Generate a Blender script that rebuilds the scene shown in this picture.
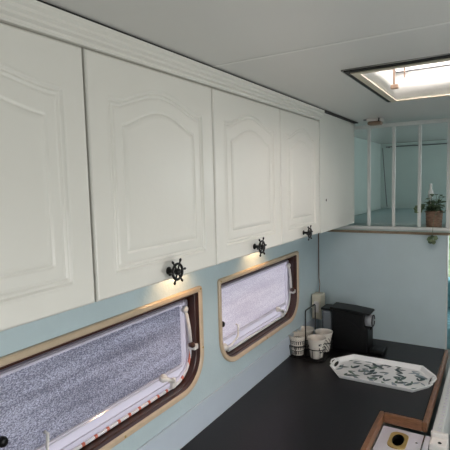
import bpy, bmesh, math, random
import numpy as np
from mathutils import Vector, Matrix
random.seed(7)
C = bpy.context.scene
for o in list(bpy.data.objects): bpy.data.objects.remove(o)
col = C.collection
PI = math.pi
# ------------------------------------------------------------------ camera
cd = bpy.data.cameras.new('camera'); cam = bpy.data.objects.new('camera', cd); col.objects.link(cam)
Rv = Vector((0.85579929, 0.51661157, -0.02683401)); Uv = Vector((-0.02316905, 0.09009805, 0.99566337)); Fv = Vector((-0.51678891, 0.85146628, -0.08907524))
M4 = Matrix((( Rv.x, Uv.x, -Fv.x, .8472), (Rv.y, Uv.y, -Fv.y, -2.3777), (Rv.z, Uv.z, -Fv.z, 1.7282), (0, 0, 0, 1)))
cam.matrix_world = M4
cd.sensor_fit = 'HORIZONTAL'; cd.sensor_width = 36; cd.lens = 36*452.26/450; cd.clip_start = .02
C.camera = cam
# ------------------------------------------------------------------ world, lights, exposure
w = bpy.data.worlds.new('sky'); C.world = w; w.use_nodes = True
bg = w.node_tree.nodes['Background']; bg.inputs[0].default_value = (.9, .94, 1, 1); bg.inputs[1].default_value = 3.0
C.view_settings.view_transform = 'Standard'; C.view_settings.look = 'None'
C.view_settings.exposure = -0.06; C.view_settings.gamma = 1; C.view_settings.use_curve_mapping = False
def area(name, loc, d, sx, sy, power, colr):
    l = bpy.data.lights.new(name, 'AREA'); l.shape = 'RECTANGLE'; l.size = sx; l.size_y = sy; l.energy = power; l.color = colr
    o = bpy.data.objects.new(name, l); col.objects.link(o); o.location = loc
    o.rotation_euler = Vector(d).to_track_quat('-Z', 'Y').to_euler(); return o
area('side_window_daylight', (1.70, -1.80, 1.22), (-1, -.12, -.08), 1.0, .50, 13.5, (1, .965, .92))
area('rooflight_daylight', (.79, -.865, 2.25), (0, 0, -1), .6, .6, 11, (1, .93, .90))
area('front_window_daylight', (.95, 1.40, 1.2), (0, -1, 0), 1.0, .4, 4, (.9, .95, 1))
area('loft_fill_light', (1.70, .75, 1.80), (-1, .1, -.1), .6, .22, 4.5, (.95, 1, .98))  # added fill light that brightens the loft, its source is not seen

# ------------------------------------------------------------------ materials
def s2l(c): return tuple(((v/255)/12.92 if v/255 <= .04045 else ((v/255+.055)/1.055)**2.4) for v in c)
def mat(name, rgb, rough=.5, metal=0, bump=0, bscale=40, var=0, vscale=6, stretch=(1, 1, 1), coat=0, trans=0, spec=None):
    m = bpy.data.materials.new(name); m.use_nodes = True; nt = m.node_tree; N = nt.nodes; L = nt.links
    p = N['Principled BSDF']; c = s2l(rgb)
    p.inputs['Base Color'].default_value = (*c, 1); p.inputs['Roughness'].default_value = rough; p.inputs['Metallic'].default_value = metal
    p.inputs['Coat Weight'].default_value = coat; p.inputs['Transmission Weight'].default_value = trans
    if spec is not None: p.inputs['Specular IOR Level'].default_value = spec
    tc = N.new('ShaderNodeTexCoord'); mp = N.new('ShaderNodeMapping'); mp.inputs['Scale'].default_value = stretch; L.new(tc.outputs['Object'], mp.inputs[0])
    n = N.new('ShaderNodeTexNoise'); n.inputs['Scale'].default_value = vscale; n.inputs['Detail'].default_value = 4; L.new(mp.outputs[0], n.inputs[0])
    r = N.new('ShaderNodeMapRange'); r.inputs[1].default_value = .3; r.inputs[2].default_value = .7; r.inputs[3].default_value = 1-var; r.inputs[4].default_value = 1+var
    L.new(n.outputs[0], r.inputs[0])
    mx = N.new('ShaderNodeMix'); mx.data_type = 'RGBA'; mx.blend_type = 'MULTIPLY'; mx.inputs[0].default_value = 1
    mx.inputs[6].default_value = (*c, 1); L.new(r.outputs[0], mx.inputs[7]); L.new(mx.outputs[2], p.inputs['Base Color'])
    if bump:
        n2 = N.new('ShaderNodeTexNoise'); n2.inputs['Scale'].default_value = bscale; n2.inputs['Detail'].default_value = 3; L.new(mp.outputs[0], n2.inputs[0])
        b = N.new('ShaderNodeBump'); b.inputs['Strength'].default_value = bump; b.inputs['Distance'].default_value = .002
        L.new(n2.outputs[0], b.inputs['Height']); L.new(b.outputs[0], p.inputs['Normal'])
    return m
M = {}
M['door'] = mat('white_painted_door', (222, 221, 214), .32, var=.015, vscale=5, bump=.15, bscale=60)
M['carcass'] = mat('white_painted_board', (214, 215, 208), .4, var=.02, bump=.1)
M['blue'] = mat('pale_blue_wall_paint', (186, 203, 208), .36, var=.03, vscale=8, bump=.5, bscale=110)
M['upstand'] = mat('pale_lilac_blue_board', (190, 202, 214), .3, var=.02)
M['ceil'] = mat('satin_ceiling_board', (208, 208, 205), .3, var=.02, vscale=3, bump=.08, bscale=20)
M['seam'] = mat('ceiling_joint_strip', (224, 224, 221), .35)
M['dark'] = mat('black_seal_and_gap_shade', (22, 22, 22), .7)  # black of the gasket, also the shade of the ceiling gap as colour
M['top'] = mat('black_speckled_worktop', (26, 23, 26), .36, var=.25, vscale=220, bump=.1, bscale=200, spec=.36)
M['wood'] = mat('worn_oak_edging', (118, 80, 54), .5, var=.25, vscale=14, stretch=(3, 3, 14), bump=.2)
M['rawwood'] = mat('unpainted_timber_edge', (134, 116, 94), .7, var=.2, vscale=20)
M['cream'] = mat('tan_window_moulding', (196, 176, 150), .36, var=.08, vscale=30)
M['brown'] = mat('dark_brown_window_reveal', (66, 38, 28), .28, var=.1)
M['white'] = mat('white_gloss_paint', (208, 212, 210), .3)
M['plastic'] = mat('off_white_plastic', (226, 222, 218), .35)
M['greyp'] = mat('grey_plastic', (120, 124, 126), .45)
M['greyl'] = mat('light_grey_plastic', (150, 154, 158), .3)
M['black'] = mat('black_plastic', (12, 12, 13), .42, spec=.3)
M['iron'] = mat('black_cast_iron', (20, 19, 19), .42, metal=.3)
M['steel'] = mat('brushed_steel', (160, 160, 160), .25, metal=1)
M['beige'] = mat('beige_plastic', (206, 200, 182), .45)
M['china'] = mat('white_glazed_china', (220, 214, 204), .18)
M['tray'] = mat('white_enamel', (236, 237, 237), .25)
M['leafa'] = mat('dark_teal_leaf_print', (38, 66, 70), .3)
M['leafb'] = mat('green_leaf_print', (70, 100, 84), .3)
M['leafc'] = mat('grey_leaf_print', (128, 144, 150), .3)
M['leaf'] = mat('green_leaf', (92, 112, 84), .5, var=.25, vscale=60)
M['leaf2'] = mat('pale_green_leaf', (118, 134, 102), .5, var=.2, vscale=60)
M['basket'] = mat('brown_woven_basket', (128, 102, 84), .8, var=.35, vscale=50, stretch=(1, 1, 4), bump=.8, bscale=120)
M['petal'] = mat('white_petal', (226, 228, 226), .5)
M['lilac'] = mat('lilac_white_laminate', (206, 204, 214), .35)
M['brass'] = mat('aged_brass', (176, 150, 92), .4, metal=.35)
M['teal'] = mat('teal_cushion_fabric', (132, 182, 190), .85, var=.35, vscale=25, bump=.4)
M['loft'] = mat('pale_green_loft_lining', (190, 206, 202), .45, var=.03)
M['duvet'] = mat('pale_blue_bedding', (176, 196, 198), .8, var=.04)
M['floor'] = mat('grey_oak_vinyl_floor', (92, 86, 80), .5, var=.2, vscale=8, stretch=(8, 1, 1))
M['hedge'] = mat('garden_hedge', (158, 176, 142), .8, var=.6, vscale=20)
M['ground'] = mat('outdoor_ground', (120, 120, 104), .9, var=.2)
M['soil'] = mat('dark_soil', (40, 32, 26), .9)
M['brownplastic'] = mat('tan_plastic', (140, 118, 100), .4)
M['puckm'] = mat('white_lamp_rim', (220, 220, 214), .4)

def emis(name, c, s):
    m = bpy.data.materials.new(name); m.use_nodes = True; p = m.node_tree.nodes['Principled BSDF']
    p.inputs['Emission Color'].default_value = (*c, 1); p.inputs['Emission Strength'].default_value = s; return m
M['bulb'] = emis('lit_warm_lamp_lens', (1, .72, .4), 6)

def glassmat(name, c, rough, mixt=.0):
    m = bpy.data.materials.new(name); m.use_nodes = True; p = m.node_tree.nodes['Principled BSDF']
    p.inputs['Base Color'].default_value = (*c, 1); p.inputs['Transmission Weight'].default_value = 1; p.inputs['Roughness'].default_value = rough
    p.inputs['IOR'].default_value = 1.1; return m
M['glass'] = glassmat('clear_glass', (.95, .97, .97), .02)
M['tank'] = mat('smoked_water_tank_plastic', (128, 136, 142), .15, trans=.35)

def translucent(name, c, share, gloss=.1, rough=.2, tex=None):
    m = bpy.data.materials.new(name); m.use_nodes = True; nt = m.node_tree; N = nt.nodes; L = nt.links
    N.remove(N['Principled BSDF']); out = N['Material Output']
    t = N.new('ShaderNodeBsdfTranslucent'); d = N.new('ShaderNodeBsdfDiffuse'); g = N.new('ShaderNodeBsdfGlossy'); g.inputs['Roughness'].default_value = rough
    for s in (t, d): s.inputs['Color'].default_value = (*c, 1)
    a = N.new('ShaderNodeMixShader'); a.inputs[0].default_value = 1-share; L.new(t.outputs[0], a.inputs[1]); L.new(d.outputs[0], a.inputs[2])
    b = N.new('ShaderNodeMixShader'); b.inputs[0].default_value = gloss; L.new(a.outputs[0], b.inputs[1]); L.new(g.outputs[0], b.inputs[2]); L.new(b.outputs[0], out.inputs[0])
    if tex:
        tc = N.new('ShaderNodeTexCoord')
        mp = N.new('ShaderNodeMapping'); mp.inputs['Rotation'].default_value = (math.radians(28), 0, 0); mp.inputs['Scale'].default_value = (1, .6, 1); L.new(tc.outputs['Object'], mp.inputs[0])
        v = N.new('ShaderNodeTexVoronoi'); v.inputs['Scale'].default_value = 380; L.new(mp.outputs[0], v.inputs[0])
        n = N.new('ShaderNodeTexNoise'); n.inputs['Scale'].default_value = 330; n.inputs['Detail'].default_value = 4; n.inputs['Roughness'].default_value = .7; L.new(mp.outputs[0], n.inputs[0])
        n2 = N.new('ShaderNodeTexNoise'); n2.inputs['Scale'].default_value = 9; n2.inputs['Detail'].default_value = 3; mp2 = N.new('ShaderNodeMapping'); mp2.inputs['Rotation'].default_value = (math.radians(-24), 0, 0); mp2.inputs['Scale'].default_value = (1, .35, 3.2); L.new(tc.outputs['Object'], mp2.inputs[0]); L.new(mp2.outputs[0], n2.inputs[0])
        m1 = N.new('ShaderNodeMath'); m1.operation = 'MULTIPLY'; L.new(v.outputs['Distance'], m1.inputs[0]); m1.inputs[1].default_value = -.55
        m2 = N.new('ShaderNodeMath'); m2.operation = 'ADD'; L.new(m1.outputs[0], m2.inputs[0]); L.new(n.outputs[0], m2.inputs[1])
        m3 = N.new('ShaderNodeMath'); m3.operation = 'MULTIPLY_ADD'; L.new(n2.outputs[0], m3.inputs[0]); m3.inputs[1].default_value = .42; L.new(m2.outputs[0], m3.inputs[2])
        r = N.new('ShaderNodeValToRGB'); L.new(m3.outputs[0], r.inputs[0])
        r.color_ramp.elements[0].position = .30; r.color_ramp.elements[0].color = (*tex[0], 1)
        r.color_ramp.elements[1].position = .66; r.color_ramp.elements[1].color = (*tex[1], 1)
        for s in (t, d): L.new(r.outputs[0], s.inputs['Color'])
        bp = N.new('ShaderNodeBump'); bp.inputs['Strength'].default_value = .8; bp.inputs['Distance'].default_value = .002; L.new(m2.outputs[0], bp.inputs['Height'])
        for s in (d, g): L.new(bp.outputs[0], s.inputs['Normal'])
    return m
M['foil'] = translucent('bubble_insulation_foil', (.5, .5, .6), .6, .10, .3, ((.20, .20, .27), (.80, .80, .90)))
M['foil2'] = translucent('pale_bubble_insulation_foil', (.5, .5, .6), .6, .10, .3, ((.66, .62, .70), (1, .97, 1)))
M['acryl'] = translucent('milky_lilac_acrylic_rim', (.56, .52, .60), .6, .15, .12)
M['dome'] = translucent('frosted_rooflight_pane', (.98, .93, .90), .8, .04, .3)
# red and white dashed seal: colour follows the length of the seal
def dashed():
    m = mat('red_and_white_dashed_tape', (225, 220, 222), .2); nt = m.node_tree; N = nt.nodes; L = nt.links; p = N['Principled BSDF']
    tc = N.new('ShaderNodeTexCoord'); sx = N.new('ShaderNodeSeparateXYZ'); L.new(tc.outputs['Object'], sx.inputs[0])
    a = N.new('ShaderNodeMath'); a.operation = 'MULTIPLY'; a.inputs[1].default_value = 24; L.new(sx.outputs['Y'], a.inputs[0])
    f = N.new('ShaderNodeMath'); f.operation = 'FRACT'; L.new(a.outputs[0], f.inputs[0])
    g = N.new('ShaderNodeMath'); g.operation = 'LESS_THAN'; g.inputs[1].default_value = .24; L.new(f.outputs[0], g.inputs[0])
    mx = N.new('ShaderNodeMix'); mx.data_type = 'RGBA'; L.new(g.outputs[0], mx.inputs[0])
    mx.inputs[6].default_value = (*s2l((228, 224, 226)), 1); mx.inputs[7].default_value = (*s2l((205, 110, 90)), 1); L.new(mx.outputs[2], p.inputs['Base Color'])
    return m
M['tape'] = dashed()
def cupmat(name, mode):
    m = mat(name, (218, 212, 202), .2); nt = m.node_tree; N = nt.nodes; L = nt.links; p = N['Principled BSDF']
    tc = N.new('ShaderNodeTexCoord'); sx = N.new('ShaderNodeSeparateXYZ'); L.new(tc.outputs['Object'], sx.inputs[0])
    def mt(op, a, b=None, c=None):
        q = N.new('ShaderNodeMath'); q.operation = op
        for i, s in enumerate((a, b, c)):
            if s is None: continue
            if isinstance(s, (int, float)): q.inputs[i].default_value = s
            else: L.new(s, q.inputs[i])
        return q.outputs[0]
    ang = mt('ARCTAN2', sx.outputs['Y'], sx.outputs['X']); z = sx.outputs['Z']
    if mode == 0:      # rows of upright dashes between thin rings
        dash = mt('LESS_THAN', mt('FRACT', mt('MULTIPLY', ang, 22/(2*PI))), .45)
        row = mt('MULTIPLY', mt('GREATER_THAN', mt('FRACT', mt('MULTIPLY', z, 40)), .35), dash)
        ring = mt('LESS_THAN', mt('FRACT', mt('MULTIPLY', z, 40)), .12)
        k = mt('MULTIPLY', mt('MAXIMUM', row, ring), mt('LESS_THAN', z, .085))
    elif mode == 1:    # fine rings
        k = mt('MULTIPLY', mt('LESS_THAN', mt('FRACT', mt('MULTIPLY', z, 90)), .3), mt('LESS_THAN', z, .075))
    elif mode == 2:    # dark sprig patches on one side
        n = N.new('ShaderNodeTexNoise'); n.inputs['Scale'].default_value = 90; L.new(tc.outputs['Object'], n.inputs[0])
        k = mt('MULTIPLY', mt('GREATER_THAN', n.outputs[0], .54), mt('MULTIPLY', mt('GREATER_THAN', mt('ADD', sx.outputs['X'], mt('MULTIPLY', sx.outputs['Y'], -.1)), .024), mt('LESS_THAN', z, .08)))
    else:
        k = mt('MULTIPLY', mt('LESS_THAN', mt('FRACT', mt('ADD', mt('MULTIPLY', z, 45), mt('MULTIPLY', ang, 2))), .22), mt('LESS_THAN', z, .075))
    mx = N.new('ShaderNodeMix'); mx.data_type = 'RGBA'; L.new(k, mx.inputs[0])
    mx.inputs[6].default_value = (*s2l((220, 214, 204)), 1); mx.inputs[7].default_value = (*s2l((62, 62, 64)), 1); L.new(mx.outputs[2], p.inputs['Base Color'])
    return m

# ------------------------------------------------------------------ mesh helpers
def link(name, me, m, parent=None, loc=None):
    o = bpy.data.objects.new(name, me); col.objects.link(o)
    for q in (m if isinstance(m, (list, tuple)) else [m]): me.materials.append(q)
    if parent: o.parent = parent
    if loc: o.location = loc
    return o
def put(bm, name, m, parent=None, loc=None, smooth=False, mod=None):
    bmesh.ops.recalc_face_normals(bm, faces=bm.faces)
    if smooth:
        for f in bm.faces: f.smooth = True
    me = bpy.data.meshes.new(name); bm.to_mesh(me); bm.free()
    return link(name, me, m, parent, loc)
def NB(): return bmesh.new()
def box(bm, x0, x1, y0, y1, z0, z1, bev=0, mi=0, seg=2):
    vs = [bm.verts.new((x, y, z)) for x in (x0, x1) for y in (y0, y1) for z in (z0, z1)]
    fs = [bm.faces.new([vs[i] for i in q]) for q in ((0, 1, 3, 2), (4, 6, 7, 5), (0, 4, 5, 1), (2, 3, 7, 6), (0, 2, 6, 4), (1, 5, 7, 3))]
    bmesh.ops.recalc_face_normals(bm, faces=fs)
    for f in fs: f.material_index = mi
    if bev:
        es = list({e for f in fs for e in f.edges})
        r = bmesh.ops.bevel(bm, geom=es, offset=bev, segments=seg, affect='EDGES', profile=.5)
        for f in r['faces']: f.material_index = mi
    return bm
def tube(bm, pts, r, n=8, closed=False, cap=True, mi=0):
    pts = [Vector(p) for p in pts]; K = len(pts); rings = []; prev = None
    for i, p in enumerate(pts):
        if closed: t = (pts[(i+1) % K]-pts[i-1])
        else: t = pts[min(i+1, K-1)]-pts[max(i-1, 0)]
        t.normalize()
        if prev is None:
            a = t.orthogonal().normalized()
        else:
            a = prev-t*prev.dot(t); a.normalize()
        prev = a; b = t.cross(a); rr = r[i] if isinstance(r, (list, tuple)) else r
        rings.append([bm.verts.new(p+a*rr*math.cos(2*PI*k/n)+b*rr*math.sin(2*PI*k/n)) for k in range(n)])
    for i in range(K if closed else K-1):
        A, B = rings[i], rings[(i+1) % K]
        off = 0
        if closed and i == K-1:
            off = min(range(n), key=lambda q: (A[0].co-B[q].co).length)
        for k in range(n):
            f = bm.faces.new((A[k], A[(k+1) % n], B[(k+1+off) % n], B[(k+off) % n])); f.smooth = True; f.material_index = mi
    if cap and not closed:
        for R_ in (rings[0], rings[-1]):
            f = bm.faces.new(R_); f.material_index = mi
    return bm
def lathe(bm, prof, c=(0, 0, 0), n=32, axis='Z', mi=0):
    c = Vector(c); rings = []
    for r, h in prof:
        if r < 1e-6:
            rings.append([bm.verts.new(c+(Vector((0, 0, h)) if axis == 'Z' else Vector((h, 0, 0))))]); continue
        ring = []
        for k in range(n):
            a = 2*PI*k/n
            v = Vector((r*math.cos(a), r*math.sin(a), h)) if axis == 'Z' else Vector((h, r*math.cos(a), r*math.sin(a)))
            ring.append(bm.verts.new(c+v))
        rings.append(ring)
    for A, B in zip(rings, rings[1:]):
        for k in range(n):
            if len(A) == 1 and len(B) == 1: break
            if len(A) == 1: f = bm.faces.new((A[0], B[k], B[(k+1) % n]))
            elif len(B) == 1: f = bm.faces.new((A[k], A[(k+1) % n], B[0]))
            else: f = bm.faces.new((A[k], A[(k+1) % n], B[(k+1) % n], B[k]))
            f.smooth = True; f.material_index = mi
    return bm
def rrect(a0, a1, b0, b1, rt, rb, n=8):
    """rounded rectangle in (a, b): top radius rt, bottom radius rb; counter-clockwise"""
    P = []
    for (ca, cb, r, s) in ((a1-rb, b0+rb, rb, -90), (a1-rt, b1-rt, rt, 0), (a0+rt, b1-rt, rt, 90), (a0+rb, b0+rb, rb, 180)):
        for k in range(n+1):
            t = math.radians(s+90*k/n); P.append((ca+r*math.cos(t), cb+r*math.sin(t)))
    return P
def plate(name, loops, thick, plane, at, m, parent=None, bevel=0):
    """flat board with holes: loops in 2-D, thickness along the plane's normal from 'at' upward"""
    cu = bpy.data.curves.new(name, 'CURVE'); cu.dimensions = '2D'; cu.fill_mode = 'BOTH'; cu.extrude = thick/2-bevel; cu.bevel_depth = bevel; cu.offset = -bevel
    for lp in loops:
        s = cu.splines.new('POLY'); s.points.add(len(lp)-1); s.use_cyclic_u = True
        for q, (a, b) in zip(s.points, lp): q.co = (a, b, 0, 1)
    o = bpy.data.objects.new(name, cu); col.objects.link(o)
    dg = bpy.context.evaluated_depsgraph_get(); me = bpy.data.meshes.new_from_object(o.evaluated_get(dg))
    bpy.data.objects.remove(o); me.name = name
    for v in me.vertices:
        a, b, c = v.co; c += at+thick/2
        v.co = {'x': (c, a, b), 'y': (a, c, b), 'z': (a, b, c)}[plane]
    me.materials.clear()
    bm = NB(); bm.from_mesh(me); bmesh.ops.remove_doubles(bm, verts=bm.verts, dist=1e-6); bmesh.ops.recalc_face_normals(bm, faces=bm.faces); bm.to_mesh(me); bm.free()
    return link(name, me, m, parent)
def rect(a0, a1, b0, b1): return [(a0, b0), (a1, b0), (a1, b1), (a0, b1)]
def band(bm, loopA, xa, loopB, xb, mi=0, smooth=True):
    """skin between two loops of equal length lying in planes x=xa and x=xb"""
    A = [bm.verts.new((xa, p[0], p[1])) for p in loopA]; B = [bm.verts.new((xb, p[0], p[1])) for p in loopB]; n = len(A)
    for k in range(n):
        f = bm.faces.new((A[k], A[(k+1) % n], B[(k+1) % n], B[k])); f.material_index = mi; f.smooth = smooth
def empty(name, loc=(0, 0, 0), rz=0):
    o = bpy.data.objects.new(name, None); col.objects.link(o); o.location = loc; o.rotation_euler.z = rz; o.empty_display_size = .05; return o
def tag(o, label=None, cat=None, group=None, kind=None):
    if label: o['label'] = label
    if cat: o['category'] = cat
    if group: o['group'] = group
    if kind: o['kind'] = kind
    return o
def kids(o): return [c for c in bpy.data.objects if c.parent == o]
def copy_tree(o, parent=None):
    c = o.copy(); col.objects.link(c); c.parent = parent
    for k in kids(o): copy_tree(k, c)
    return c
def struct(o, label=None): o['kind'] = 'structure'; o['label'] = label or o.name; return o

# ------------------------------------------------------------------ the shell of the van
CZ = 2.025
XR, YB, YF, LZ = 1.76, -3.3, 1.5, 1.478
bm = NB(); box(bm, -.03, XR+.03, YB-.03, YF+.03, -.03, 0); struct(put(bm, 'floor', M['floor']), 'grey vinyl floor of the van')
W1 = (-1.925, -1.150, 1.056, 1.396); W2 = (-1.046, -.298, 1.058, 1.394)
FW = .019
def hole(W): return rrect(W[0]+FW*.6, W[1]-FW*.6, W[2]+FW*.6, W[3]-FW*.6, .014, .108)
struct(plate('wall_left', [rect(YB, YF, 0, CZ), hole(W1), hole(W2)], .03, 'x', -.03, M['blue']), 'pale blue painted side wall with two windows')
RW = (-2.35, -1.25, .95, 1.50)
struct(plate('wall_right', [rect(YB, YF, 0, CZ), rect(*RW), rect(.45, 1.05, 1.66, 1.92)], .03, 'x', XR, M['blue']), 'pale blue side wall opposite the kitchen')
bm = NB(); box(bm, -.03, XR+.03, YB-.03, YB, 0, CZ); struct(put(bm, 'wall_back', M['blue']), 'pale blue wall at the back of the van')
FWN = (.35, 1.55, .95, 1.40)
struct(plate('wall_front', [rect(-.03, XR+.03, 0, CZ), rect(*FWN)], .03, 'y', YF, M['loft']), 'pale wall at the front of the van')
SK = (.512, 1.07, -1.117, -.600)
struct(plate('ceiling', [rect(-.03, XR+.03, YB, YF+.03), rect(*SK)], .02, 'z', CZ, M['ceil']), 'grey white ceiling boards')
bm = NB(); box(bm, .0, XR, -1.394, -1.382, CZ-.0009, CZ-.0002); struct(put(bm, 'trim_1', M['seam']), 'flat joint strip across the ceiling boards')
bm = NB(); box(bm, .0, XR, -2.314, -2.302, CZ-.0009, CZ-.0002); struct(put(bm, 'trim_2', M['seam']), 'flat joint strip across the ceiling behind the camera')
# partition below the loft and its ledge
bm = NB(); box(bm, .0, .640, 0, .02, 0, LZ-.018, .001); struct(put(bm, 'wall_partition', M['blue']), 'pale blue partition between worktop and loft')
bm = NB(); box(bm, .640, .646, -.003, .023, 0, LZ-.018, .001); struct(put(bm, 'trim_3', M['white']), 'thin white edge strip of the blue partition')
bm = NB(); box(bm, .0, XR, .0, YF, LZ-.018, LZ-.001); struct(put(bm, 'floor_loft', M['loft']), 'floor of the loft bunk')
bm = NB(); box(bm, .04, .655, -.012, -.001, LZ-.019, LZ-.007, .002); struct(put(bm, 'trim_4', M['rawwood']), 'bare timber edge below the loft railing')

# ------------------------------------------------------------------ openable side windows
XP = -.038
def make_window(name, W, mirrored, label):
    root = struct(empty(name, (0, W[1], W[2])), label)
    inv = Matrix.Translation((0, -W[1], -W[2]))
    def P(bm, nm, m, par=root, smooth=False):
        if par is root: bm.transform(inv)
        return put(bm, nm, m, par, smooth=smooth)
    def L(d, dt=None, db=None, rt=.012, rb=.118):
        dt = d if dt is None else dt; db = d if db is None else db
        return rrect(W[0]+d, W[1]-d, W[2]+db, W[3]-dt, max(rt-d*.3, .006), max(rb-d-max(0, d-.036)*2.2, .014), 10)
    bm = NB()                                        # tan moulding with rounded face
    band(bm, L(0), .0005, L(.0005), .006); band(bm, L(.0005), .006, L(.004), .009); band(bm, L(.004), .009, L(.014), .008); band(bm, L(.014), .008, L(FW), .004); band(bm, L(FW), .004, L(FW), -.004)
    P(bm, 'window_frame', M['cream'])
    bm = NB()
    for (yy, zz) in [(W[0]+.012, W[3]-.009), (W[1]-.012, W[3]-.009), (W[1]-.009, W[2]+.13), ((W[0]+W[1])/2, W[2]+.009)]:
        lathe(bm, [(.0035, .008), (.003, .0105), (0, .011)], (0, yy, zz), 10, 'X')
    P(bm, 'screw', M['brass'])
    bm = NB(); band(bm, L(FW), .003, L(FW+.0005), -.010); band(bm, L(FW+.0005), -.010, L(FW+.004, FW+.010), -.012); band(bm, L(FW+.004, FW+.010), -.012, L(FW+.004, FW+.010), XP-.004)
    band(bm, L(FW+.004, FW+.010), XP-.004, L(FW+.022, FW+.032, FW+.022), XP-.004); P(bm, 'window_reveal', M['brown'])
    bm = NB()                                        # milky acrylic border of the pane, stepped
    st = [(.029, .044, .034, -.004), (.031, .045, .036, .004), (.042, .0455, .050, .004), (.043, .046, .052, .0005), (.049, .049, .066, .0005), (.050, .050, .068, .004), (.058, .055, .078, .004), (.060, .056, .080, .001), (.064, .058, .084, .001), (.066, .060, .086, -.006)]
    for p_, q_ in zip(st, st[1:]): band(bm, L(p_[0], p_[1], p_[2]), XP+p_[3], L(q_[0], q_[1], q_[2]), XP+q_[3])
    P(bm, 'pane_border', M['acryl'])
    bm = NB(); lp = L(.0655, .0595, .0855)                       # bubble foil behind the pane
    f = bm.faces.new([bm.verts.new((XP-.003, a, b)) for a, b in lp]); f2 = bm.faces.new([bm.verts.new((XP-.006, a, b)) for a, b in lp])
    band(bm, lp, XP-.003, lp, XP-.006, smooth=False)
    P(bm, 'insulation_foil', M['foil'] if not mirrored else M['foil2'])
    bm = NB()                                        # seal along the lower edge and up the right side
    full = L(.0265, .04, .031); n = len(full)
    start = next(i for i, p in enumerate(full) if abs(p[1]-(W[2]+.031)) < 1e-5 and p[0] < (W[0]+W[1])/2)
    ring = full[start:]+full[:start+1]
    ring = ring[:1] + [p for p in ring[1:] if p[0] > W[0]+.12 and p[1] < W[2]+.15]
    ring.append((W[1]-.0265, W[2]+.20))
    tube(bm, [(XP+.005, a, b) for a, b in ring], .0052, 8)
    P(bm, 'seal', M['tape'] if not mirrored else M['white'])
    def stay(y, z0, z1, s):
        bm = NB()                                    # curved arm of the stay
        tube(bm, [(XP+.012, y, z1), (XP+.018, y+s*.004, z1-.02), (XP+.02, y+s*.012, (z0+z1)/2), (XP+.02, y+s*.018, z0+.01)], .006, 8)
        lathe(bm, [(0, XP+.008), (.011, XP+.008), (.011, XP+.02), (.006, XP+.024), (0, XP+.024)], (0, y, z1+.002), 16, 'X')
        arm = P(bm, 'stay_arm', M['plastic'])
        bm = NB(); box(bm, XP+.004, XP+.034, y+s*.02, y+s*.047, z0-.014, z0+.004, .003)
        P(bm, 'stay_bracket', M['plastic'])
        bm = NB(); lathe(bm, [(0, XP+.018), (.009, XP+.018), (.010, XP+.030), (.006, XP+.036), (0, XP+.036)], (0, y+s*.016, z0+.006), 14, 'X')
        k = P(bm, 'stay_knob', M['brown'])
    stay(W[1]-.060, W[2]+.140, W[2]+.268, 1)
    # cam latch of the lower edge
    def latch(y, z, s):
        bm = NB(); lathe(bm, [(0, XP+.003), (.013, XP+.003), (.013, XP+.014), (.008, XP+.018), (0, XP+.018)], (0, y, z), 16, 'X')
        tube(bm, [(XP+.014, y-s*.022, z+.006), (XP+.018, y, z), (XP+.022, y+s*.035, z-.020)], [.006, .008, .006], 8)
        box(bm, XP+.008, XP+.022, y+s*.028, y+s*.048, z-.045, z-.012, .004)
        P(bm, 'window_latch', M['plastic'])
    latch(W[1]-.176, W[2]+.079, 1)
    # left stay, bent low, and the dark turn knob
    bm = NB(); y = W[0]+.150
    tube(bm, [(XP+.012, y+.02, W[2]+.122), (XP+.022, y+.02, W[2]+.12), (XP+.022, y+.016, W[2]+.077), (XP+.02, y-.03, W[2]+.056), (XP+.016, y-.070, W[2]+.055)], .0042, 8)
    P(bm, 'stay_arm', M['plastic'])
    bm = NB(); lathe(bm, [(0, XP+.002), (.016, XP+.002), (.016, XP+.012), (.009, XP+.016), (.009, XP+.022), (0, XP+.022)], (0, y-.065, W[2]+.055), 16, 'X'); P(bm, 'stay_bracket', M['plastic'])
    bm = NB(); lathe(bm, [(0, XP+.003), (.010, XP+.003), (.0115, XP+.012), (.009, XP+.018), (0, XP+.019)], (0, W[0]+.070, W[2]+.150), 18, 'X'); P(bm, 'turn_knob', M['black'])
    return root
make_window('window_1', W1, 0, 'near van window with tan frame, foil insulation and white stays')
make_window('window_2', W2, 1, 'far van window beside the cups, tan frame and silver foil')

# rooflight
root = struct(empty('window_3', ((SK[0]+SK[1])/2, (SK[2]+SK[3])/2, CZ)), 'bright square rooflight in the ceiling')
def local(bm, o): bm.transform(Matrix.Translation(-o.location)); return bm
def ringplate(nm, a, d, z0, th, m, par, bev=0):
    o = plate(nm, [rect(a[0]-d[0], a[1]+d[0], a[2]-d[0], a[3]+d[0]), rect(a[0]-d[1], a[1]+d[1], a[2]-d[1], a[3]+d[1])], th, 'z', z0, m, par, bev)
    for v in o.data.vertices: v.co -= par.location
    return o
ringplate('gasket', SK, (.029, .004), CZ-.006, .0055, M['dark'], root)
ringplate('frame', SK, (.014, -.007), CZ-.010, .0035, M['beige'], root, .001)
ringplate('flange', SK, (.034, .0295), CZ-.004, .0035, M['steel'], root)
ringplate('shaft', SK, (.003, -.003), CZ-.006, .102, M['white'], root)
bm = NB(); box(bm, SK[0]-.01, SK[1]+.01, SK[2]-.01, SK[3]+.01, CZ+.096, CZ+.104); put(local(bm, root), 'roof_pane', M['dome'], root)
ringplate('pane_seal', SK, (-.004, -.008), CZ+.090, .005, M['greyp'], root)
bm = NB(); y = -.80; x = SK[0]+.035
box(bm, x-.003, x+.003, y-.004, y+.004, CZ+.01, CZ+.095, .001); box(bm, x-.010, x+.014, y-.008, y+.008, CZ-.002, CZ+.012, .003); box(bm, x+.03, x+.034, y-.004, y+.004, CZ+.03, CZ+.095, .001)
put(local(bm, root), 'catch', M['brownplastic'], root)

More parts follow.
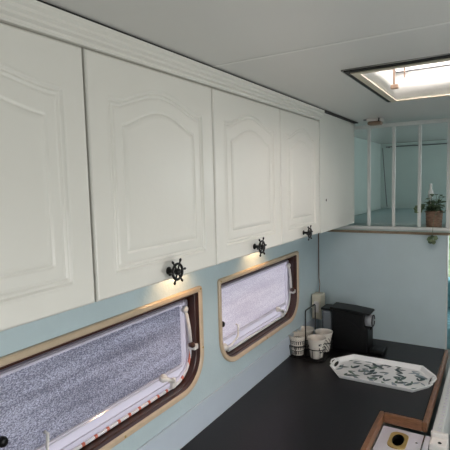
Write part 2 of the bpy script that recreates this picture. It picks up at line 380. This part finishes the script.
# right window and cab window (glass)
root = struct(empty('window_4', (XR, -1.80, .95)), 'side window opposite the kitchen')
o = plate('frame', [rect(RW[0]-.02, RW[1]+.02, RW[2]-.02, RW[3]+.02), rect(RW[0]+.012, RW[1]-.012, RW[2]+.012, RW[3]-.012)], .012, 'x', XR-.012, M['cream'], root, .002)
for v in o.data.vertices: v.co -= root.location
bm = NB(); box(bm, XR+.01, XR+.014, RW[0], RW[1], RW[2], RW[3]); put(local(bm, root), 'pane', M['glass'], root)
root = struct(empty('window_5', (.95, YF, .95)), 'cab window below the loft')
o = plate('frame', [rect(FWN[0]-.02, FWN[1]+.02, FWN[2]-.02, FWN[3]+.02), rect(FWN[0]+.012, FWN[1]-.012, FWN[2]+.012, FWN[3]-.012)], .012, 'y', YF-.012, M['white'], root, .002)
for v in o.data.vertices: v.co -= root.location
bm = NB(); box(bm, FWN[0], FWN[1], YF+.01, YF+.014, FWN[2], FWN[3]); put(local(bm, root), 'pane', M['glass'], root)
root = struct(empty('window_6', (XR, .75, 1.66)), 'small unseen side window of the loft bunk, added to light it')  # unseen window added to go with the loft fill light
o = plate('frame', [rect(.43, 1.07, 1.64, 1.94), rect(.462, 1.038, 1.672, 1.908)], .012, 'x', XR-.012, M['cream'], root, .002)
for v in o.data.vertices: v.co -= root.location
bm = NB(); box(bm, XR+.01, XR+.014, .45, 1.05, 1.66, 1.92); put(local(bm, root), 'pane', M['glass'], root)
bm = NB(); box(bm, -12, 14, -14, 14, -.62, -.6); tag(put(bm, 'ground', M['ground']), 'pale ground outside the van', 'ground', kind='structure')
bm = NB()
for k in range(900):
    x, y, z = random.uniform(-1.2, 3.2), random.uniform(3.0, 3.6), random.uniform(-.6, 2.1)
    s = random.uniform(.05, .11); q = Matrix.Rotation(random.uniform(0, 6), 3, Vector((random.random(), random.random(), random.random())).normalized())
    v = [bm.verts.new(Vector((x, y, z))+q @ Vector(p)*s) for p in ((-1, 0, 0), (0, -.5, .1), (1, 0, 0), (0, .5, .1))]; bm.faces.new(v)
box(bm, -1.2, 3.2, 3.2, 3.5, -.6, 1.9)
tag(put(bm, 'garden_hedge', M['hedge']), 'leafy hedge outside beyond the cab window', 'hedge')
# bench in the cab
root = tag(empty('cab_bench', (.95, 1.1, 0)), 'teal cushioned bench in the cab behind the blue partition', 'bench')
bm = NB(); box(bm, .25, 1.65, .80, 1.45, 0, .62, .01); put(local(bm, root), 'base', M['white'], root)
bm = NB(); box(bm, .26, 1.64, .78, 1.44, .621, .76, .04, seg=4); put(local(bm, root), 'seat_cushion', M['teal'], root, smooth=True)
bm = NB(); box(bm, .26, 1.64, 1.30, 1.44, .761, .98, .035, seg=4); put(local(bm, root), 'back_cushion', M['teal'], root, smooth=True)

# ------------------------------------------------------------------ overhead cabinets
D = .203; ZB, ZD = 1.513, 1.9805; DW = .4265
def door_mesh(wd, hd):
    """routed cathedral door: height field over the slab; local y 0..wd, z 0..hd, face at x=0"""
    def outline(l, r, b, sh, pk, flat):
        P = [(l, b), (r, b), (r, sh)]
        c = (l+r)/2; a, e = l+flat, r-flat
        for k in range(0, 33):
            t = k/32; yy = e+(a-e)*t; u = abs((yy-c)/((e-a)/2))
            P.append((yy, sh+(pk-sh)*(.5+.5*math.cos(PI*u))**.62))
        P.append((l, sh)); return np.array(P)
    def sdf(P, Y, Z):
        d = np.full(Y.shape, 9.); ins = np.zeros(Y.shape, bool); n = len(P)
        for i in range(n):
            a, b = P[i], P[(i+1) % n]; e = b-a; wy, wz = Y-a[0], Z-a[1]; L2 = max(e@e, 1e-12)
            t = np.clip((wy*e[0]+wz*e[1])/L2, 0, 1); d = np.minimum(d, np.hypot(wy-t*e[0], wz-t*e[1]))
            cnd = (a[1] > Z) != (b[1] > Z)
            with np.errstate(divide='ignore', invalid='ignore'): xx = (b[0]-a[0])*(Z-a[1])/(b[1]-a[1]+1e-15)+a[0]
            ins ^= cnd & (Y < xx)
        return np.where(ins, d, -d)
    ny, nz = 231, 251
    Y, Z = np.meshgrid(np.linspace(0, wd, ny), np.linspace(0, hd, nz), indexing='ij')
    O = sdf(outline(.052, wd-.052, .047, .386, .419, .026), Y, Z)
    I = sdf(outline(.092, wd-.092, .087, .336, .372, .004), Y, Z)
    H = np.zeros_like(Y)
    H += -.0034*np.exp(-((O-.003)/.0020)**2) + .0010*np.exp(-((O+.002)/.002)**2) - .0012*np.clip(O/.012, 0, 1) - .0026*np.exp(-((O-.011)/.0020)**2)
    H += .0020*np.clip((I+.002)/.010, 0, 1) - .0024*np.exp(-((I+.003)/.0020)**2)
    e = np.minimum(np.minimum(Y, wd-Y), np.minimum(Z, hd-Z)); H -= .004*np.clip(1-e/.005, 0, 1)**2
    verts = [(float(H[i, j]), float(Y[i, j]), float(Z[i, j])) for i in range(ny) for j in range(nz)]
    faces = [(i*nz+j, (i+1)*nz+j, (i+1)*nz+j+1, i*nz+j+1) for i in range(ny-1) for j in range(nz-1)]
    b0 = len(verts); per = [i*nz for i in range(ny)]+[(ny-1)*nz+j for j in range(1, nz)]+[i*nz+nz-1 for i in range(ny-2, -1, -1)]+[j for j in range(nz-2, 0, -1)]
    for k in per: verts.append((-.018, verts[k][1], verts[k][2]))
    m_ = len(per)
    for k in range(m_): faces.append((per[(k+1) % m_], per[k], b0+k, b0+(k+1) % m_))
    faces.append(tuple(b0+k for k in range(m_-1, -1, -1)))
    me = bpy.data.meshes.new('door'); me.from_pydata(verts, [], faces); me.update()
    for p in me.polygons[:(ny-1)*(nz-1)]: p.use_smooth = True
    return me
def make_cabinet(DW=DW):
    root = empty('overhead_cabinet', (0, 0, ZB))
    bm = NB(); t = .015; y0, y1 = .0008, DW-.0008; h = CZ-.004-ZB
    box(bm, .0, D-.0195, y0, y0+t, 0, h); box(bm, .0, D-.0195, y1-t, y1, 0, h); box(bm, 0, D-.0195, y0+t, y1-t, .002, .017); box(bm, 0, D-.0195, y0+t, y1-t, h-.04, h); box(bm, 0.0005, .006, y0+t, y1-t, .017, h-.04)
    put(bm, 'carcass', M['carcass'], root)
    d = link('door', door_mesh(DW-.004, ZD-ZB), M['door'], root, (D, .002, 0))
    bm = NB()                                           # ship's wheel knob
    R0 = .0178
    lathe(bm, [(0, 0), (.009, 0), (.009, .002), (.0045, .005), (.0045, .020), (.0075, .022), (.0075, .030), (.004, .033), (0, .033)], (0, 0, 0), 16, 'X')
    tube(bm, [(.026, R0*math.cos(a), R0*math.sin(a)) for a in [2*PI*k/28 for k in range(28)]], .0030, 8, closed=True)
    for k in range(6):
        a = PI/3*k+.08; c, s = math.cos(a), math.sin(a)
        tube(bm, [(.026, r*c, r*s) for r in (.004, .019, .0225, .028, .0315)], [.0019, .0019, .0018, .0032, .0016], 8)
    put(bm, 'door_knob', M['iron'], d, (0, (DW-.004)/2+.004, .022))
    return root
cab = make_cabinet()
labs = [(-1.789-.60, 'white overhead cabinet nearest the camera, cut off at the left of the picture'),
        (-1.7885, 'white overhead cabinet with arched panel door above the near window'),
        (-1.7885+DW, 'white overhead cabinet with arched panel door above the gap between the windows and far window'),
        (-1.7885+2*DW, 'white overhead cabinet with arched panel door next to the plain flat cupboard end')]
for i, (y, lab) in enumerate(labs):
    o = {0: lambda: make_cabinet(.60), 1: lambda: cab, 2: lambda: copy_tree(cab), 3: lambda: make_cabinet(.3955)}[i]()
    o.location = (0, y, ZB); tag(o, lab, 'cabinet', 'arched door overhead cabinets')
yE = -1.7885+2*DW+.396
root = tag(empty('flat_cupboard_end', (0, yE, ZB)), 'plain flat white cupboard end between the last arched door and the loft railing', 'cabinet')
bm = NB(); box(bm, 0, D-.004, yE, -.013, ZB+.001, CZ-.005, .0015); put(local(bm, root), 'body', M['carcass'], root)
bm = NB(); box(bm, D-.0038, D+.001, yE+.001, -.012, ZB-.002, CZ-.004, .0015); put(local(bm, root), 'front_panel', M['carcass'], root)
bm = NB(); lathe(bm, [(.0062, D+.0012), (.005, D+.0022), (0, D+.0022)], (0, -.463, 1.649), 14, 'X'); put(local(bm, root), 'hole_dark_disc', M['black'], root)  # black disc set on the panel as the darkness of a small hole
# cornice
pr = [(D-.018, 1.9825), (D+.003, 1.9825), (D+.006, 1.986), (D+.006, 1.990), (D+.013, 1.993), (D+.013, 1.998), (D+.018, 2.002), (D+.018, 2.008), (D+.023, 2.012), (D+.023, 2.0205), (D-.018, 2.0205)]
bm = NB(); A = [bm.verts.new((x, labs[0][0], z)) for x, z in pr]; B = [bm.verts.new((x, yE-.001, z)) for x, z in pr]
for k in range(len(pr)): bm.faces.new((A[k], A[(k+1) % len(pr)], B[(k+1) % len(pr)], B[k]))
bm.faces.new(A); bm.faces.new(B)
tag(put(bm, 'cornice_moulding', M['door']), 'stepped white cornice moulding running along the tops of the overhead cabinets', 'moulding')
bm = NB(); box(bm, D-.02, D+.0215, labs[0][0], -.013, 2.0208, 2.0243); struct(put(bm, 'trim_5', M['dark']), 'black strip standing in for the shade in the gap between cabinet tops and ceiling')  # solid strip, the darkness of the gap is put into its colour
# small lamps under the cabinets
for i, (y, lab) in enumerate([(-1.300, 'small warm round lamp under the overhead cabinets above the near window'), (-.77, 'small warm round lamp under the overhead cabinets above the far window')]):
    root = tag(empty('downlight', (.062, y, ZB)), lab, 'lamp', 'small lamps under the cabinets')
    bm = NB(); lathe(bm, [(0, .0015), (.026, .0015), (.026, -.008), (.020, -.010), (.019, -.007), (0, -.007)], n=24); put(bm, 'rim', M['puckm'], root)
    bm = NB(); lathe(bm, [(.0185, -.0072), (.017, -.009), (0, -.0095)], n=24); put(bm, 'lens', M['bulb'], root)
    l = bpy.data.lights.new('lamp_light', 'SPOT'); l.energy = 1.3; l.color = (1, .58, .28); l.spot_size = math.radians(125); l.spot_blend = .6; l.shadow_soft_size = .012
    q = bpy.data.objects.new('lamp_light', l); col.objects.link(q); q.parent = root; q.location = (0, 0, -.014); q.rotation_euler = (0, math.radians(34), 0)

# ------------------------------------------------------------------ worktop
ZT = .9
poly = [(0.001, -2.25), (.496, -2.25), (.496, -.754), (.639, -.754), (.639, -.001), (0.001, -.001)]
root = tag(empty('kitchen_worktop', (.3, -.6, .86)), 'matt black L-shaped worktop with worn oak edging', 'worktop')
o = plate('top', [poly], .04, 'z', .86, M['top'], root)
for v in o.data.vertices: v.co -= root.location
bm = NB(); box(bm, .6405, .6555, -.770, -.004, .864, .8998, .003); put(local(bm, root), 'oak_edging', M['wood'], root)
bm = NB(); box(bm, .513, .640, -.770, -.755, .864, .8998, .003); put(local(bm, root), 'oak_edging', M['wood'], root)
bm = NB(); box(bm, .497, .5125, -2.25, -.755, .864, .8998, .003); put(local(bm, root), 'oak_edging', M['wood'], root)
root = tag(empty('base_cabinet', (.25, -1.2, 0)), 'white base cupboard beneath the black worktop', 'cabinet')
bm = NB(); box(bm, .002, .485, -2.24, -.002, .08, .858); box(bm, .02, .45, -2.2, -.02, 0, .08); put(local(bm, root), 'carcass', M['carcass'], root)
for k in range(4):
    y = -2.235+k*.365
    bm = NB(); box(bm, .4855, .501, y, y+.36, .09, .845, .003); d = put(local(bm, root), 'door', M['door'], root)
    bm = NB(); lathe(bm, [(0, 0), (.008, 0), (.005, .012), (.012, .018), (.010, .026), (0, .028)], (.5012, y+.32, .70), 16, 'X'); put(local(bm, root), 'door_knob', M['iron'], d)
# lower white lid with the round hole
root = tag(empty('white_side_unit', (.58, -1.0, 0)), 'low white unit with a brass-ringed round hole in the notch of the worktop', 'cabinet')
hc = (.5765, -.850)
circ = [(hc[0]+.0185*math.cos(2*PI*k/32), hc[1]+.037*math.sin(2*PI*k/32)) for k in range(32)]
o = plate('lid', [rect(.5135, .668, -1.35, -.772), circ], .012, 'z', .843, M['lilac'], root)
for v in o.data.vertices: v.co -= root.location
rr_ = [(a, b) for a, b in rrect(hc[0]-.029, hc[0]+.029, hc[1]-.052, hc[1]+.052, .024, .024)]
o = plate('hole_ring', [rr_, circ], .004, 'z', .8552, M['brass'], root, .001)
for v in o.data.vertices: v.co -= root.location
bm = NB(); box(bm, hc[0]-.03, hc[0]+.03, hc[1]-.045, hc[1]+.045, .70, .8425); bmesh.ops.delete(bm, geom=[f for f in bm.faces if all(v.co.z > .83 for v in f.verts)], context='FACES'); loA = [(hc[0]+.0183*math.cos(2*PI*k/32), hc[1]+.0368*math.sin(2*PI*k/32)) for k in range(32)]; va = [bm.verts.new((a, b, .8425)) for a, b in loA]; vb = [bm.verts.new((a, b, .8594)) for a, b in loA]; [bm.faces.new((va[k], va[(k+1) % 32], vb[(k+1) % 32], vb[k])) for k in range(32)]; put(local(bm, root), 'hole_cup', M['black'], root)
bm = NB()
box(bm, .514, .668, -1.35, -1.335, .1, .842); box(bm, .514, .668, -.788, -.773, .1, .842); box(bm, .654, .668, -1.335, -.788, .1, .842); put(local(bm, root), 'body', M['white'], root)
bm = NB(); box(bm, .648, .653, -1.34, -.7725, .8552, .8595, .001); put(local(bm, root), 'metal_strip', M['steel'], root)
bm = NB(); lathe(bm, [(.004, .8552), (.0035, .857), (0, .8575)], (.632, -.835, 0), 10); put(local(bm, root), 'screw', M['steel'], root)
# white board and hinge block right of the worktop
root = tag(empty('white_side_board', (.68, -.4, 0)), 'upright white board standing along the right oak edge of the worktop', 'panel')
bm = NB(); box(bm, .6690, .702, -.755, -.02, 0, .868, .003); put(local(bm, root), 'board', M['white'], root)
bm = NB()
for k in range(30): box(bm, .684, .696, -.75+k*.0245, -.76+k*.0245+.018, .8682, .8705, .0008, seg=1)
put(local(bm, root), 'ribbed_strip', M['lilac'], root)
bm = NB(); box(bm, .6695, .723, -.835, -.758, .80, .866, .005); box(bm, .6695, .723, -.79, -.775, .866, .884, .003); h = put(local(bm, root), 'end_block', M['plastic'], root)
bm = NB(); lathe(bm, [(.006, .8662), (.005, .868), (0, .8685)], (.70, -.818, 0), 12); put(local(bm, root), 'screw', M['dark'], h)
root = tag(empty('grey_step_box', (.76, -.5, 0)), 'grey plastic box at the right picture edge beside the white board', 'box')
bm = NB(); box(bm, .7255, .90, -.80, -.25, 0, .72, .015, seg=3); put(local(bm, root), 'body', M['greyp'], root)
bm = NB(); box(bm, .7255, .90, -.80, -.25, .7205, .735, .006); put(local(bm, root), 'lid', M['plastic'], root)

bm = NB(); box(bm, .0005, .006, -2.25, -.03, .9003, 1.0, .001); struct(put(bm, 'trim_6', M['upstand']), 'pale lilac blue upstand board on the wall along the worktop')
# ------------------------------------------------------------------ loft railing and loft
root = tag(empty('loft_railing', (.32, .01, LZ)), 'white painted wooden railing with upright bars in front of the loft bunk', 'railing')
bm = NB(); box(bm, .002, .660, -.008, .022, LZ+.0003, LZ+.016, .003); put(local(bm, root), 'bottom_rail', M['white'], root)
bm = NB(); box(bm, .002, .660, -.004, .022, 1.990, 2.009, .003); put(local(bm, root), 'top_rail', M['white'], root)
for x in (.152, .274, .395, .515):
    bm = NB(); box(bm, x-.0075, x+.0075, -.001, .015, LZ+.0163, 1.9897, .002); put(local(bm, root), 'bar', M['white'], root)
bm = NB(); box(bm, .634, .660, -.004, .02, LZ+.0163, 1.9897, .003); put(local(bm, root), 'end_post', M['white'], root)
bm = NB(); box(bm, .001, .012, .03, YF-.01, LZ+.002, CZ-.002); box(bm, .012, XR, YF-.012, YF-.001, LZ+.002, CZ-.002)
struct(put(bm, 'wall_loft', M['loft']), 'pale green lining of the loft walls')
bm = NB(); box(bm, .03, 1.70, .15, YF-.03, LZ+.001, LZ+.022, .009, seg=3)
tag(put(bm, 'bunk_mattress', M['duvet'], smooth=True), 'flat pale blue mattress on the loft floor behind the railing', 'mattress')
from math import sin, cos
bm = NB(); tube(bm, [(-.0+.055, YF-.03, 1.995), (.6, YF-.03, 1.992), (1.2, YF-.03, 1.992), (1.7, YF-.03, 1.995)], .004, 6)
for x in (.08, 1.68): box(bm, x-.006, x+.006, YF-.034, YF-.0125, 1.986, 2.0, .001)
tag(put(bm, 'curtain_wire', M['greyp']), 'dark wire stretched level along the far wall of the loft', 'wire')
bm = NB(); tube(bm, [(.03, YF-.035, 1.990), (.045, YF-.04, 1.80), (.06, YF-.05, 1.63), (.072, YF-.055, 1.515)], .004, 6)
tag(put(bm, 'pull_cord', M['greyp']), 'grey cord hanging in the far corner of the loft', 'cord')
# little ceiling fitting
root = tag(empty('ceiling_fitting', (.328, -.10, CZ)), 'small tan and white oblong fitting on the ceiling just before the railing', 'fitting')
bm = NB(); box(bm, .292, .364, -.125, -.08, 2.012, 2.0247, .003); put(local(bm, root), 'base', M['plastic'], root)
bm = NB(); box(bm, .296, .360, -.128, -.078, 1.994, 2.0118, .008, seg=4); put(local(bm, root), 'cover', M['brownplastic'], root)
bm = NB(); tube(bm, [(.352, -.130, 2.023), (.352, -.134, 2.008)], .003, 8); put(local(bm, root), 'switch', M['black'], root)
bm = NB(); box(bm, .274, .2915, -.110, -.098, 2.019, 2.0247, .001); put(local(bm, root), 'lug', M['greyp'], root)

# ------------------------------------------------------------------ potted plant
PX, PY, PZ = .574, .075, LZ+.0003
root = tag(empty('potted_plant', (PX, PY, PZ)), 'small green ivy in a brown woven pot at the right end of the loft ledge', 'plant')
bm = NB(); prof = []
for k in range(13):
    z = k*.0078; prof.append((.034+.006*z/.095+(.0012 if k % 2 else 0), z))
lathe(bm, [(0, 0)]+prof+[(.036, .0936), (.034, .080)], n=28); put(bm, 'woven_pot', M['basket'], root)
bm = NB(); lathe(bm, [(0, .082), (.0335, .080)], n=20); put(bm, 'soil', M['soil'], root)
def leaf(bm, p, d, up, L_, W_, mi=0):
    p = Vector(p); d = Vector(d).normalized(); s = d.cross(Vector(up)).normalized(); n = s.cross(d)
    pts = [(0, 0, 0), (.25, .42, .06), (.55, .5, .1), (.8, .28, .04), (1, 0, -.1), (.8, -.28, .04), (.55, -.5, .1), (.25, -.42, .06)]
    vs = [bm.verts.new(p+d*a*L_+s*b*W_+n*c*L_) for a, b, c in pts]; m0 = bm.verts.new(p+d*.5*L_-n*.02*L_)
    for k in range(8):
        f = bm.faces.new((vs[k], vs[(k+1) % 8], m0)); f.material_index = mi
bm = NB(); st = NB()
for k in range(38):
    a = 2*PI*k/38+random.uniform(-.2, .2); r = random.uniform(.006, .048); h = random.uniform(.008, .105)-r*.5
    b = Vector((.012*cos(a), .012*sin(a), .083)); e = Vector((r*cos(a), r*sin(a), .088+h))
    tube(st, [b, (b+e)/2+Vector((0, 0, .012)), e], .0010, 5)
    for q in range(4):
        pp = b.lerp(e, .35+.22*q); da = a+random.uniform(-1.4, 1.4)
        leaf(bm, pp, (cos(da), sin(da), random.uniform(-.5, .7)), (0, 0, 1), random.uniform(.020, .032), random.uniform(.016, .026), 0 if random.random() < .65 else 1)
# trailing sprigs
for pts in ([(.020, -.030, .09), (.022, -.048, .11), (.010, -.105, .06), (.006, -.112, -.01), (.008, -.108, -.045)], [(-.02, -.02, .09), (-.05, -.045, .115), (-.062, -.06, .10)]):
    for a, b in zip(pts, pts[1:]):
        A_, B_ = Vector(a), Vector(b); tube(st, [A_, (A_+B_)/2, B_], .0010, 5)
    for k in range(8):
        A_ = Vector(pts[-1]).lerp(Vector(pts[-2]), random.uniform(0, .7)); leaf(bm, A_, (random.uniform(-1, 1), random.uniform(-.7, .2), random.uniform(-.8, .4)), (0, -1, .3), .028, .024, k % 2)
put(bm, 'foliage', [M['leaf'], M['leaf2']], root); put(st, 'stems', M['leaf'], root)
root2 = root
bm = NB(); lathe(bm, [(0, .090), (.0025, .090), (.0025, .15), (.010, .160), (.013, .178), (.010, .192), (.006, .202), (.0055, .222), (.007, .226), (0, .228)], (-.016, -.004, 0), 16)
put(bm, 'white_flower_spike', M['petal'], root)

# ------------------------------------------------------------------ coffee machine
root = tag(empty('coffee_machine', (.24, -.2, ZT)), 'black capsule coffee machine standing on the worktop in the back corner', 'coffee machine')
def prism(bm, prof, y0, y1, bev=0, mi=0):
    A = [bm.verts.new((x, y0, z)) for x, z in prof]; B = [bm.verts.new((x, y1, z)) for x, z in prof]; n = len(prof); fs = []
    for k in range(n): fs.append(bm.faces.new((A[k], A[(k+1) % n], B[(k+1) % n], B[k])))
    fs += [bm.faces.new(A), bm.faces.new(B)]; bmesh.ops.recalc_face_normals(bm, faces=fs)
    if bev: bmesh.ops.bevel(bm, geom=list({e for f in fs for e in f.edges}), offset=bev, segments=3, affect='EDGES', profile=.5)
    for f in fs:
        if f.is_valid: f.material_index = mi
    return bm
bm = NB(); prism(bm, [(.160, .901), (.335, .901), (.335, 1.035), (.318, 1.045), (.318, 1.106), (.160, 1.116)], -.25, -.14, .007); put(local(bm, root), 'body', M['black'], root)
bm = NB(); prism(bm, [(.150, 1.1165), (.332, 1.1065), (.345, 1.108), (.340, 1.116), (.250, 1.126), (.150, 1.130)], -.248, -.142, .003); lv = put(local(bm, root), 'lever_lid', M['black'], root)
bm = NB(); prism(bm, [(.175, .92), (.300, .92), (.300, 1.02), (.290, 1.04), (.19, 1.10), (.175, 1.09)], -.2525, -.2505, .0008); put(local(bm, root), 'side_panel', M['black'], root)
bm = NB(); lathe(bm, [(0, .3185), (.031, .3185), (.031, .346), (.028, .350), (.026, .351), (0, .351)], (0, -.212, 1.073), 28, 'X'); put(local(bm, root), 'brew_head', M['greyl'], root)
bm = NB(); tube(bm, [(.352, -.212+.0285*cos(2*PI*k/24), 1.073+.0285*sin(2*PI*k/24)) for k in range(24)], .0028, 8); put(local(bm, root), 'head_rim', M['black'], root)
bm = NB(); tube(bm, [(.336, -.197, 1.041), (.336, -.197, 1.020)], [.011, .006], 14); put(local(bm, root), 'spout', M['black'], root)
bm = NB(); box(bm, .3355, .405, -.240, -.150, .901, .926, .008, seg=4); dt = put(local(bm, root), 'drip_tray', M['black'], root)
bm = NB()
for k in range(5): box(bm, .350+k*.009, .354+k*.009, -.230, -.160, .9262, .928, .0005, seg=1)
put(local(bm, root), 'drip_grid', M['iron'], dt)
bm = NB(); box(bm, .104, .159, -.235, -.150, .925, 1.104, .012, seg=4); tk = put(local(bm, root), 'water_tank', M['tank'], root)
bm = NB(); box(bm, .100, .149, -.238, -.147, 1.1045, 1.116, .004, seg=3); put(local(bm, root), 'tank_lid', M['black'], tk)
bm = NB(); box(bm, .10, .159, -.235, -.155, .901, .924, .004); put(local(bm, root), 'tank_foot', M['black'], root)

root.scale = (1, 1, .93); root.location.x -= .005
# ------------------------------------------------------------------ cups in a wire caddy
CX, CY = .083, -.348
root = tag(empty('wire_cup_caddy', (CX, CY, ZT)), 'black wire caddy holding four cups beside the coffee machine', 'caddy')
bm = NB()
HX, HY = .095, .100
tube(bm, [(HX*.93*x, HY*.93*y, .004) for x, y in rrect(-1, 1, -1, 1, .4, .4, 5)], .0022, 6, closed=True)
for s in (-1, 1):
    tube(bm, [(s*.047, -HY*.9, .004), (s*.047, HY*.9, .004)], .0022, 6); tube(bm, [(-HX*.9, s*.052, .004), (HX*.9, s*.052, .004)], .0022, 6)
put(bm, 'base_wires', M['iron'], root)
cups = [(-.0475, -.050), (.0475, -.050), (-.0475, .052), (.0475, .052)]
for (x, y) in cups:
    bm = NB(); tube(bm, [(x+.0425*cos(2*PI*k/28), y+.0425*sin(2*PI*k/28), .054) for k in range(28)], .002, 6, closed=True)
    for q in range(3):
        a = math.atan2(y, x)+(q-1)*.9; tube(bm, [(x+.0425*cos(a), y+.0425*sin(a), .054), (x+.036*cos(a), y+.036*sin(a), .006)], .0016, 6)
    put(bm, 'cup_ring', M['iron'], root)
bm = NB(); tube(bm, [(0, -.066, .004), (0, -.066, .15), (0, -.066, .222), (0, -.060, .229), (0, .058, .229), (0, .066, .222), (0, .066, .10), (0, .066, .004)], .0032, 8)
put(bm, 'carry_handle', M['iron'], root)
cl = ['white cup with black dashed rings, front left in the wire caddy', 'white cup with a dark sprig on its side, front right in the wire caddy', 'white cup at the back left of the wire caddy, next to the wall', 'white cup at the back right of the wire caddy, next to the coffee machine']
cm = [0, 2, 1, 3]
for i, (x, y) in enumerate(cups):
    bm = NB(); lathe(bm, [(0, .0), (.026, .0), (.0285, .003), (.0315, .03), (.0345, .060), (.0415, .094), (.0435, .1005), (.0430, .1015), (.0405, .1005), (.0385, .092), (.031, .058), (.027, .010), (0, .008)], n=36)
    o = put(bm, 'cup', cupmat('cup_print_%d' % i, cm[i]), None, (CX+x, CY+y, ZT+.0065)); o.scale = (1.02, 1.02, .95); tag(o, cl[i], 'cup', 'cups in the wire caddy')

# ------------------------------------------------------------------ leaf-print tray
TX, TY = .432, -.440
root = tag(empty('serving_tray', (TX, TY, ZT), 0.0), 'long white serving tray printed with grey and green leaves on the worktop', 'tray')
def oct_(hx, hy, c, cy_=None): cy_ = cy_ or c; return [(-hx, -hy+cy_), (-hx+c, -hy), (hx-c, -hy), (hx, -hy+cy_), (hx, hy-cy_), (hx-c, hy), (-hx+c, hy), (-hx, hy-cy_)]
HXT, HYT = .208, .128
bm = NB(); lv = []
def ring3(lp, z): return [bm.verts.new((a, b, z)) for a, b in lp]
loops = [(oct_(HXT-.026, HYT-.018, .045, .06), .0015), (oct_(HXT-.020, HYT-.013, .048, .065), .003), (oct_(HXT-.008, HYT-.005, .054, .075), .017), (oct_(HXT, HYT, .058, .08), .020), (oct_(HXT+.001, HYT+.001, .058, .08), .018), (oct_(HXT-.014, HYT-.010, .050, .07), .0015), (oct_(HXT-.026, HYT-.018, .045, .06), .0)]
Rg = [ring3(*q) for q in loops]
for A, B in zip(Rg, Rg[1:]):
    for k in range(8): bm.faces.new((A[k], A[(k+1) % 8], B[(k+1) % 8], B[k]))
bm.faces.new(Rg[0]); bm.faces.new(Rg[-1])
random.seed(11)
placed = []
OC = oct_(HXT-.024, HYT-.016, .045, .06)
def inside(px, py): return all((OC[(i+1) % 8][0]-OC[i][0])*(py-OC[i][1])-(OC[(i+1) % 8][1]-OC[i][1])*(px-OC[i][0]) > 0 for i in range(8))
for t in range(4000):
    x, y = random.uniform(-.185, .185), random.uniform(-.112, .112)
    if not inside(x, y) or any((x-a)**2+((y-b)*1.0)**2 < .034**2 for a, b in placed): continue
    base = random.choice((.6, 2.4, -.5, 3.6, 1.3))+random.uniform(-.35, .35); ok = 0
    for q in range(2):
        a = base+q*.8; L_ = random.uniform(.042, .058)*(1-.35*q); W_ = L_*random.uniform(.28, .36)
        pts = [(0, 0), (.2, .32), (.5, .5), (.8, .30), (1, 0), (.8, -.30), (.5, -.5), (.2, -.32)]
        pp = [(x+u*L_*cos(a)-v*W_*sin(a), y+u*L_*sin(a)+v*W_*cos(a)) for u, v in pts]
        if not all(inside(*p) for p in pp): continue
        f = bm.faces.new([bm.verts.new((px, py, .0020+.0002*q+.00001*len(placed))) for px, py in pp]); f.material_index = random.choice((1, 1, 2, 3)); ok = 1
    if ok: placed.append((x, y))
me = bpy.data.meshes.new('tray_body'); bm.normal_update(); bm.to_mesh(me); bm.free(); link('tray_body', me, [M['tray'], M['leafa'], M['leafb'], M['leafc']], root)
for s in (-1, 1):
    bm = NB(); tube(bm, [(s*(HXT-.012), -.034, .017), (s*(HXT+.002), -.028, .023), (s*(HXT+.008), 0, .025), (s*(HXT+.002), .028, .023), (s*(HXT-.012), .034, .017)], .0035, 8)
    put(bm, 'handle', M['tray'], root)
    bm = NB(); f = [(s*(HXT-.0125+.006*z), y) for y, z in ()]
    P_ = [(.5*math.cos(t), math.sin(t)) for t in [2*PI*k/20 for k in range(20)]]
    x0, z0, x1, z1 = s*(HXT-.0195), .0042, s*(HXT-.0085), .0170
    vs = [bm.verts.new((x0+(x1-x0)*(.5+.8*u)-s*.0006, .030*v, z0+(z1-z0)*(.5+.8*u)+.0004)) for u, v in P_]; bm.faces.new(vs)
    put(bm, 'handle_slot', M['dark'], root)

# beige socket box and cable in the corner
root = tag(empty('socket_box', (.02, -.04, 1.0)), 'beige upright socket box on the wall in the corner behind the cups', 'socket')
bm = NB(); box(bm, .0065, .058, -.125, -.055, 1.002, 1.134, .005, seg=3); put(local(bm, root), 'case', M['beige'], root)
bm = NB(); box(bm, .020, .046, -.128, -.1252, 1.04, 1.10, .001); put(local(bm, root), 'switch', M['plastic'], root)
bm = NB(); tube(bm, [(.030, -.075, 1.1345), (.028, -.060, 1.155), (.014, -.015, 1.17), (.006, -.006, 1.2), (.006, -.006, 1.35), (.006, -.006, ZB-.003)], .0022, 6)
tag(put(bm, 'corner_cable', M['wood']), 'thin brown cable running up the wall corner from the beige box', 'cable')
